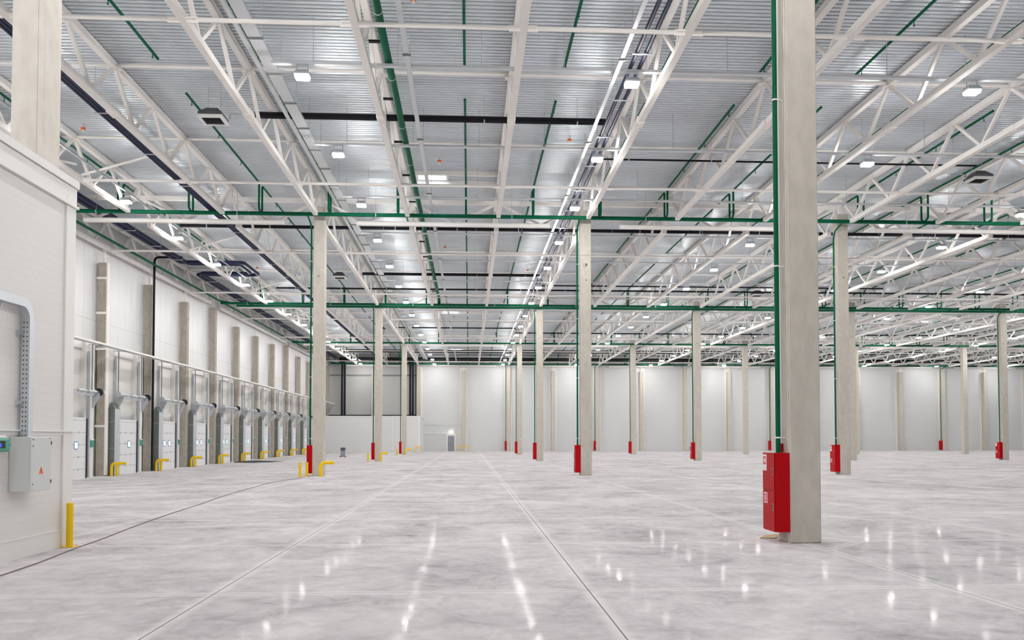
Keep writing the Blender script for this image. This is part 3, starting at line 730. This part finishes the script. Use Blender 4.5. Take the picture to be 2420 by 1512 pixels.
s1w = MB().tube([(-0.2525, 0.415, 1.085), (-0.251, 0.415, 1.085)], 0.03, 12).box(-0.2525, -0.251, 0.37, 0.385, 1.04, 1.12).box(-0.252, -0.2495, 0.36, 0.47, 0.975, 0.985).box(-0.252, -0.2495, 0.36, 0.44, 0.95, 0.96)
ME_S1W = s1w.mesh('reel_symbol', 'label_white')
ME_S2 = MB().box(-0.2495, -0.247, 0.31, 0.46, 0.40, 0.57).mesh('sticker', 'label_white')
ME_S2R = MB().box(-0.251, -0.2495, 0.328, 0.442, 0.418, 0.552).mesh('pictogram', 'label_red')
ME_S2W = MB().box(-0.2525, -0.251, 0.372, 0.40, 0.44, 0.52).box(-0.2525, -0.251, 0.378, 0.394, 0.52, 0.535).mesh('extinguisher_symbol', 'label_white')
def cabinet(i, j, label, detail=True):
    x, y = X0+12*i-0.25, (ROWY(j) if j < 4 else YF-0.36)-0.24
    t = thing('fire_cabinet', label, 'fire cabinet', (x, y, 0.21 if j == 0 else 0.15), 'red fire cabinets on columns')
    obj('body', ME_CB, t); u = obj('upper_door', ME_DU, t); l = obj('lower_door', ME_DL, t)
    if detail:
        h = obj('handle', ME_HU, u); obj('handle_recess', hx, u); h = obj('handle', ME_HLo, l); obj('handle_recess', hx2, l)
        obj('hydrant_sticker', ME_S1, u); obj('pictogram', ME_S1R, u); obj('reel_symbol', ME_S1W, u)
        obj('extinguisher_sticker', ME_S2, l); obj('pictogram', ME_S2R, l); obj('extinguisher_symbol', ME_S2W, l)
    # green riser from the main down into the cabinet
    ym = ROWY(j)-1.0 if j < 4 else ROWY(4)-1.6
    r = thing('hydrant_riser', label.replace('red fire cabinet on', 'green riser pipe on'), 'riser pipe', (x, y, 0), 'green risers above fire cabinets')
    top = (0.21 if j == 0 else 0.15)+1.21
    pts = [(-0.12, 0.16, top-0.02), (-0.12, 0.16, 10.95), (-0.12, 0.0, 11.25), (-0.12, ym-y, 11.45)] if j else [(-0.12, 0.16, top-0.02), (-0.12, 0.16, 12.3)]
    obj('pipe', MB().tube(pts, 0.038, 10, 0.12), r, mt='green', smooth=True)
    if j < 2:
        cl = MB().tube([(-0.12, 0.16, 0), (-0.12, 0.16, 0.025)], 0.046, 10).box(-0.12, 0.0, 0.15, 0.17, 0.004, 0.02).mesh('clamp', 'white')
        for z in (1.65, 4.4, 7.1, 9.6): obj('clamp', cl, r, (0, 0, z))
    return t
CABS = [(1,0,'red fire cabinet on the big near column'), (0,1,'red fire cabinet on the chipped column with yellow guards'), (1,1,'red fire cabinet on the second-row column at the middle aisle'),
        (2,1,'red fire cabinet on the second-row column just behind the big near column'), (0,2,'red fire cabinet on the third-row column at the dock-side aisle edge'),
        (1,2,'red fire cabinet on the third-row column at the middle aisle edge'), (2,2,'red fire cabinet on the third-row column, third line from the docks'),
        (4,2,'red fire cabinet on the third-row column, farthest from the docks'), (0,3,'red fire cabinet on the fourth-row column at the dock-side aisle edge'),
        (1,3,'red fire cabinet on the fourth-row column at the middle aisle edge'), (2,3,'red fire cabinet on the fourth-row column, third line from the docks'),
        (0,4,'red fire cabinet on the far wall at the corner of the far enclosure'), (1,4,'red fire cabinet on the second tall far-wall column'),
        (2,4,'red fire cabinet on the third tall far-wall column'), (4,4,'red fire cabinet on the fifth tall far-wall column'), (6,4,'red fire cabinet on the seventh tall far-wall column')]
for i, j, lb in CABS: cabinet(i, j, lb, j < 3)
t = thing('call_point', 'small red alarm call point on the big near column above the fire cabinet', 'call point', (5.05, 12.88, 1.5))
obj('box', MB().cbox(-0.05, 0.0, -0.045, 0.045, -0.07, 0.07, 0.012), t, mt='red'); obj('conduit', MB().tube([(-0.015, 0, 0.07), (-0.015, 0, 10.6)], 0.008, 6), t, mt='white')
b = MB().prism([(4.80, 13.25, 0.003), (5.04, 13.16, 0.010), (5.22, 13.46, 0.045), (4.98, 13.52, 0.02)], (0, 0, 0.008))
tag(obj('cardboard_piece', b, mt='card'), 'scrap of tan cardboard lying on the floor behind the near fire cabinet', 'cardboard')

# ------------------------------------------------------------------ yellow guards
def post(x, y, h, r, label, grp='yellow bollards'):
    z = zf(x, y); t = thing('yellow_bollard', label, 'bollard', (x, y, z), grp)
    obj('post', MB().tube([(0, 0, 0), (0, 0, h)], r, 14), t, mt='yellow', smooth=True)
    p = MB().cbox(-r*1.7, r*1.7, -r*1.7, r*1.7, 0, 0.012, 0.003)
    for a in (-1, 1):
        for c in (-1, 1): p.tube([(a*r*1.4, c*r*1.4, 0.01), (a*r*1.4, c*r*1.4, 0.03)], 0.009, 6)
    obj('base_plate', p, t, mt='yellow')
post(-6.08, 12.80, 0.67, 0.05, 'yellow bollard at the corner of the near white enclosure')
def bent(x, y, arm, label, second=None, h=0.60, r=0.075):
    z = zf(x, y); t = thing('yellow_guard', label, 'guard rail', (x, y, z), 'yellow bent pipe guards')
    obj('bent_pipe', MB().tube([(0, 0, 0), (0, 0, h), (arm, 0.12, h)], r, 12, 0.22), t, mt='yellow', smooth=True)
    if second: obj('leg', MB().tube([(second, 0.05, 0), (second, 0.05, h)], r*0.95, 12), t, mt='yellow', smooth=True)
    return t
for j, nm in ((1, 'second'), (2, 'third'), (3, 'fourth')):
    y = ROWY(j)
    post(X0-0.63, y-0.95, 0.62, 0.06, 'straight yellow bollard in front of the fire cabinet, dock-side column of the %s row' % nm)
    if j == 1: post(X0-0.40, y-0.62, 0.62, 0.06, 'yellow bollard tucked under the fire cabinet of the chipped column')
    bent(X0+0.22, y-0.75, 0.55, 'yellow bent pipe guard at the dock-side column of the %s row' % nm)
def hoop(x, y, w, label, r=0.05, h=0.66):
    t = thing('yellow_hoop', label, 'guard rail', (x, y, 0), 'yellow hoops at the far wall')
    obj('hoop_pipe', MB().tube([(-w/2, 0, 0), (-w/2, 0, h), (w/2, 0, h), (w/2, 0, 0)], r, 10, 0.15), t, mt='yellow', smooth=True)
hoop(-6.2, 103.0-3.6, 0.75, 'narrow yellow hoop guard at the corner of the far enclosure')
hoop(-0.72, 107.6, 1.35, 'wide yellow hoop guard in front of the far column beside the door')

# ------------------------------------------------------------------ the docks
t = thing('dock_top_rail', 'long white steel rail above the dock doors along the dock wall', 'steel rail', (-17.95, 0, 6.30))
obj('rail', MB().box(-0.20, 0.20, 33.0, YF-0.4, -0.02, 0.02).box(0.17, 0.20, 33.0, YF-0.4, -0.07, -0.02).box(-0.20, -0.17, 33.0, YF-0.4, -0.07, -0.02), t, mt='white')
am = MB().bar((-0.645, 0, -0.05), (0.18, 0, -0.05), 0.05).mesh('support_arm', 'galv')
for n in range(10):
    for q in (0.75, 3.95): obj('support_arm', am, t, (0, ROWY(1)+6*n+q, 0))
def dock_meshes():
    d = {}
    XP = -18.60
    d['pn'] = MB().box(XL, XP, 0.27, 0.90, 0, 6.66).mesh('pilaster', 'lining')
    d['pf'] = MB().box(XL, XP, 3.60, 4.62, 0, 6.66).mesh('pilaster', 'lining')
    d['bp'] = MB().box(XL, -18.83, 0.90, 3.60, 2.9, 6.66).mesh('back_panel', 'lining')
    d['hd'] = MB().box(-18.83, -18.74, 0.90, 3.60, 6.30, 6.64).mesh('header_trim', 'trim'); d['sl'] = MB().box(-18.83, -18.80, 0.9, 3.6, 2.93, 3.45).mesh('sill_panel', 'booth_far')
    d['leaf'] = MB().box(-18.595, -18.55, 0.86, 3.72, 0.0, 2.94).mesh('leaf', 'door_white')
    hg = MB()
    for q in range(1, 5):
        for yq in (1.6, 2.29, 2.98): hg.box(-18.55, -18.53, yq-0.03, yq+0.03, 0.46+q*0.585-0.585-0.05, 0.46+q*0.585-0.585+0.05)
    d['hg'] = hg.mesh('hinge', 'galv')
    def rr(y, z, s, x, dpt):
        P = []
        for k in range(16):
            a = math.pi*2*k/16; P.append((x, y+s*max(-1, min(1, 1.25*math.cos(a))), z+s*max(-1, min(1, 1.25*math.sin(a)))))
        return MB().prism(P, (dpt, 0, 0))
    d['w1'] = rr(2.72, 1.60, 0.19, -18.55, 0.012).mesh('window_seal', 'blueseal'); d['g1'] = rr(2.72, 1.60, 0.155, -18.545, 0.012).mesh('window_glass', 'doorglass')
    d['w2'] = rr(1.9, 1.60, 0.19, -18.55, 0.012).mesh('window_seal', 'blueseal'); d['g2'] = rr(1.9, 1.60, 0.155, -18.545, 0.012).mesh('window_glass', 'doorglass')
    d['seal'] = MB().box(-18.595, -18.53, 3.72, 3.80, 0, 2.9).mesh('side_seal', 'rubber')
    def track(y): return MB().box(-18.59, -18.46, y-0.02, y+0.02, 0.05, 6.2).box(-18.48, -18.44, y-0.05, y+0.05, 0.05, 6.2)
    d['tr1'] = track(0.84).mesh('track', 'galv'); d['tr2'] = track(3.86).mesh('track', 'galv')
    d['cable'] = MB().bar((-18.36, 3.86, 4.2), (-18.36, 3.86, 6.6), 0.04).bar((-18.36, 0.84, 4.2), (-18.36, 0.84, 6.6), 0.04).mesh('guide_rod', 'galv_dark')
    s = MB().tube([(-18.12, 0.25, 4.2), (-18.12, 4.05, 4.2)], 0.045, 10)
    for a, b in ((0.55, 1.3), (1.9, 2.5), (2.9, 3.7)): s.tube([(-18.12, a, 4.2), (-18.12, b, 4.2)], 0.085, 12)
    s.box(-18.30, -18.22, 0.5, 3.9, 4.0, 4.1)
    d['shaft'] = s.mesh('spring_shaft', 'galv')
    d['drum1'] = MB().tube([(-18.12, 0.22, 4.2), (-18.12, 0.42, 4.2)], 0.16, 16).mesh('cable_drum', 'galv')
    d['drum2'] = MB().tube([(-18.12, 4.0, 4.2), (-18.12, 4.16, 4.2)], 0.19, 16).mesh('cable_drum', 'rubber')
    def gus(y): return MB().prism([(-18.39, y, 3.42), (-18.30, y, 3.42), (-18.02, y, 3.98), (-18.02, y, 4.16), (-18.39, y, 4.10)], (0, 0.02, 0))
    d['gu1'] = gus(0.70).mesh('gusset', 'galv'); d['gu2'] = gus(3.92).mesh('gusset', 'galv')
    dc = MB().box(-18.595, -18.27, 0.24, 0.90, 0, 3.45); d['duct'] = dc.mesh('casing', 'galv_dark')
    tp = MB().prism([(-18.60, 0.24, 3.45), (-18.27, 0.24, 3.45), (-18.38, 0.24, 3.72), (-18.47, 0.24, 3.78)], (0, 0.66, 0)); d['dtop'] = tp.mesh('gabled_top', 'galv_dark')
    d['dseam'] = MB().box(-18.605, -18.265, 0.235, 0.905, 2.78, 2.80).box(-18.605, -18.265, 0.235, 0.905, 1.4, 1.415).mesh('seam_strip', 'galv')
    d['dfront'] = MB().box(-18.268, -18.262, 0.245, 0.895, 0.02, 3.44).mesh('lit_front_sheet', 'galv')  # front coloured paler than the casing, painting in the light it catches
    d['box'] = MB().cbox(-18.60, -18.50, 4.12, 4.52, 1.52, 1.84, 0.015).mesh('case', 'signgreen'); d['boxc'] = MB().box(-18.60, -18.49, 4.14, 4.50, 1.84, 1.89).mesh('cap', 'white')
    return d
D = dock_meshes()
for n in range(10):
    y = ROWY(1)+6*n-0.04; z = zf(-18.6, y+2)
    o = ORD[n+1]; loc = (0.004, y, z)
    t = thing('dock_portal', 'pale panelled dock bay lining, %s dock bay from the camera' % o, 'dock bay', loc, 'dock bay linings')
    obj('pilaster', D['pn'], t); obj('pilaster', D['pf'], t); obj('back_panel', D['bp'], t); obj('header_trim', D['hd'], t); obj('sill_panel', D['sl'], t)
    t = thing('door_%d' % (n+1), 'white sectional dock door with small windows, %s dock from the camera' % o, 'dock door', loc, 'sectional dock doors'); t['kind'] = 'structure'
    lf = obj('leaf', D['leaf'], t)
    if n < 5: obj('hinge', D['hg'], lf)
    for a, b in ((('w1', 'g1'), ('w2', 'g2')) if n != 1 else (('w1', 'g1'),)): w = obj('window_seal', D[a], lf); obj('window_glass', D[b], lf)
    obj('side_seal', D['seal'], t); obj('track', D['tr1'], t); obj('track', D['tr2'], t); obj('guide_rod', D['cable'], t)
    t = thing('spring_shaft_assembly', 'galvanised door spring shaft on gussets, %s dock from the camera' % o, 'door shaft', loc, 'door spring shafts')
    obj('spring_shaft', D['shaft'], t, smooth=True); obj('cable_drum', D['drum1'], t); obj('cable_drum', D['drum2'], t); obj('gusset', D['gu1'], t); obj('gusset', D['gu2'], t)
    t = thing('dock_duct', 'tall grey sheet-metal casing beside the %s dock door from the camera' % o, 'metal casing', loc, 'grey casings beside dock doors')
    obj('casing', D['duct'], t); obj('gabled_top', D['dtop'], t); obj('lit_front_sheet', D['dfront'], t); obj('seam_strip', D['dseam'], t)
    t = thing('dock_control_box', 'green control box beside the %s dock door from the camera' % o, 'control box', loc, 'green dock control boxes')
    obj('case', D['box'], t); obj('cap', D['boxc'], t)
    bent(-18.32, y+0.08, 0.68, 'yellow bent guard in front of the grey casing of the %s dock' % o, second=0.26, r=0.07, h=0.64)
b = MB(); P = []
for k in range(40):
    a = 2*math.pi*k/40; r = 1+0.25*math.sin(3*a+1)+0.15*math.sin(7*a); P.append((-16.6+1.7*math.cos(a)*r, 64.6+1.1*math.sin(a)*r, zf(-16.6, 64.6)+0.03))
b.add([(-16.6, 64.6, zf(-16.6, 64.6)+0.14)]+P+[(p[0], p[1], zf(p[0], p[1])-0.01) for p in P], [(0, 1+k, 1+(k+1) % 40) for k in range(40)]+[(1+k, 41+k, 41+(k+1) % 40, 1+(k+1) % 40) for k in range(40)])
tag(obj('black_tarp', b, mt='rubber'), 'crumpled black plastic sheet on the floor in front of the docks', 'plastic sheet')

# ------------------------------------------------------------------ things on and by the near enclosure
t = thing('electrical_cabinet', 'pale grey electrical cabinet with orange warning triangle on the near enclosure wall', 'electrical cabinet', (BX+0.004, 11.33, 0.93))
obj('body', MB().cbox(0.0, 0.27, 0.0, 0.54, 0.0, 0.745, 0.006), t, mt='cabgrey')
dr = obj('door', MB().cbox(0.27, 0.288, 0.004, 0.536, 0.006, 0.739, 0.004), t, mt='cabgrey')
obj('warning_triangle', MB().prism([(0.289, 0.21, 0.235), (0.289, 0.33, 0.235), (0.289, 0.27, 0.34)], (0.002, 0, 0)), dr, mt='orange')
obj('lightning_mark', MB().prism([(0.2915, 0.262, 0.31), (0.2915, 0.275, 0.31), (0.2915, 0.268, 0.285), (0.2915, 0.28, 0.285), (0.2915, 0.262, 0.25), (0.2915, 0.268, 0.275), (0.2915, 0.257, 0.275)], (0.001, 0, 0)), dr, mt='rubber')
for z in (0.10, 0.62): obj('lock', MB().tube([(0.288, 0.05, z), (0.296, 0.05, z)], 0.011, 10), dr, mt='galv_dark')
for z in (0.12, 0.66): obj('hinge', MB().box(0.286, 0.296, 0.526, 0.538, z-0.025, z+0.025), dr, mt='rubber')
obj('name_plate', MB().box(0.288, 0.290, 0.03, 0.08, 0.70, 0.715).box(0.288, 0.290, 0.47, 0.53, 0.722, 0.731), dr, mt='galv_dark')
t = thing('distribution_box', 'small white distribution box with green clear lid beside the electrical cabinet', 'electrical box', (BX, 10.55, 1.455))
obj('case', MB().cbox(0, 0.07, 0, 0.62, 0, 0.24, 0.02), t, mt='white'); obj('lid', MB().cbox(0.07, 0.13, 0.03, 0.59, 0.02, 0.20, 0.025), t, mt='teal')
obj('display', MB().box(0.131, 0.134, 0.08, 0.46, 0.07, 0.165), t, mt='rubber'); obj('indicator', MB().tube([(0.134, 0.34, 0.11), (0.139, 0.34, 0.11)], 0.025, 12), t, mt='screen')
obj('latch', MB().cbox(0.06, 0.11, 0.59, 0.63, 0.09, 0.135, 0.01), t, mt='signgreen')
# galvanised tray rising from the cabinet and bending along the wall
def channel(path, w, h):
    # path in the wall plane (y, z); w across the path, h out from the wall
    b = MB(); pts = []
    for i, (y, z) in enumerate(path):
        a = path[max(i-1, 0)]; c = path[min(i+1, len(path)-1)]; dy, dz = c[0]-a[0], c[1]-a[1]; L = math.hypot(dy, dz); ny, nz = dz/L, -dy/L
        pts.append(((y-ny*w/2, z-nz*w/2), (y+ny*w/2, z+nz*w/2)))
    v = []
    for p, q in pts: v += [(0, *p), (h, *p), (h, *q), (0, *q)]
    f = []
    for i in range(len(pts)-1):
        for k in range(4): f.append((i*4+k, (i+1)*4+k, (i+1)*4+(k+1) % 4, i*4+(k+1) % 4))
    f.append((3, 2, 1, 0)); n = (len(pts)-1)*4; f.append((n, n+1, n+2, n+3))
    return b.add(v, f)
path = [(0, 0.0), (0, 1.62)]+[(-0.22+0.22*math.cos(a), 1.62+0.22*math.sin(a)) for a in [math.pi/2*k/8 for k in range(1, 9)]]+[(-6.0, 1.84)]
t = thing('wall_cable_duct', 'galvanised perforated cable duct rising from the electrical cabinet and bending along the wall', 'cable duct', (BX+0.03, 11.60, 1.675))
def hole_mat():
    m = mat('perforated duct sheet', (0.58, 0.615, 0.65), 0.42, 0.5); nt = m.node_tree; b = nt.nodes['Principled BSDF']
    tc = nt.nodes.new('ShaderNodeTexCoord'); sp = nt.nodes.new('ShaderNodeSeparateXYZ'); nt.links.new(tc.outputs['Object'], sp.inputs[0])
    h = math_node(nt, 'MULTIPLY', math_node(nt, 'LESS_THAN', seam_dist(nt, sp.outputs[0], 0.045, 0.03), 0.008), math_node(nt, 'LESS_THAN', seam_dist(nt, sp.outputs[2], 0.065, 0.02), 0.009))
    h = math_node(nt, 'MULTIPLY', h, math_node(nt, 'LESS_THAN', sp.outputs[2], 1.6))
    mx = nt.nodes.new('ShaderNodeMix'); mx.data_type = 'RGBA'; nt.links.new(h, mx.inputs[0]); mx.inputs[6].default_value = (0.58, 0.615, 0.65, 1); mx.inputs[7].default_value = (0.02, 0.02, 0.025, 1)
    nt.links.new(mx.outputs[2], b.inputs['Base Color']); return m
obj('channel', channel(path, 0.12, 0.11), t, mt=hole_mat())
for z in (0.45, 1.40): obj('wall_bracket', MB().box(-0.03, 0.03, -0.12, -0.06, z, z+0.05).box(-0.03, 0.012, -0.14, -0.12, z-0.01, z+0.06), t, mt='galv')
obj('wall_bracket', MB().box(-0.03, 0.03, -0.62, -0.58, 1.72, 1.78), t, mt='galv')
cpts = [(-5.60, 9.6), (-5.608, 10.112), (-5.698, 11.257), (-5.9, 12.6), (-5.982, 13.588), (-6.15, 14.8), (-6.303, 16.013), (-6.55, 18.4), (-6.748, 21.138), (-7.0, 23.3), (-7.149, 25.595), (-7.3, 28.3), (-7.42, 31.22), (-7.2, 33.2), (-7.05, 35.2)]
tag(obj('floor_cable', MB().tube([(x, y, 0.008) for x, y in cpts], 0.008, 6, 0.8), mt='cable'), 'thin dark cable snaking across the floor past the near enclosure', 'cable')

# ------------------------------------------------------------------ far end: door, lamp, wheeled unit
t = thing('door_11', 'grey service door in a white frame in the far wall', 'door', (-2.37, YF, 0)); t['kind'] = 'structure'
obj('frame', MB().box(-0.62, -0.44, -0.10, 0, 0, 2.35).box(0.44, 0.62, -0.10, 0, 0, 2.35).box(-0.44, 0.44, -0.10, 0, 2.05, 2.35), t, mt='trim')
lf = obj('leaf', MB().box(-0.44, 0.44, -0.06, -0.02, 0.0, 2.05), t, mt='midgrey'); obj('handle', MB().box(-0.40, -0.36, -0.1, -0.06, 0.95, 1.12).bar((-0.38, -0.1, 1.08), (-0.26, -0.1, 1.08), 0.02), lf, mt='rubber')
t = thing('bulkhead_lamp', 'small glowing bulkhead lamp over the far service door', 'wall lamp', (-2.37, YF, 2.52))
obj('base', MB().box(-0.2, 0.2, -0.03, 0, -0.08, 0.08), t, mt='white'); obj('lens', MB().cbox(-0.19, 0.19, -0.10, -0.03, -0.08, 0.08, 0.03), t, mt='bulk')
t = thing('wheeled_machine', 'small dark grey wheeled machine standing on the floor before the far enclosure', 'machine', (-11.1, 72.6, zf(-11.1, 72.6)))
obj('body', MB().frustum((-0.20, 0.20, -0.18, 0.18), 0.12, (-0.19, 0.19, -0.14, 0.14), 0.62), t, mt='midgrey')
obj('head', MB().cbox(-0.21, 0.21, -0.16, 0.16, 0.60, 0.88, 0.05), t, mt='darkgrey')
for x in (-0.21, 0.24): obj('wheel', MB().tube([(x-0.03, -0.12, 0.07), (x+0.03, -0.12, 0.07)], 0.07, 12), t, mt='rubber')
obj('axle_bar', MB().bar((-0.2, -0.1, 0.1), (0.24, -0.1, 0.1), 0.05), t, mt='rubber')
obj('gauge', MB().tube([(-0.14, -0.185, 0.42), (-0.14, -0.16, 0.42)], 0.03, 10), t, mt='white')
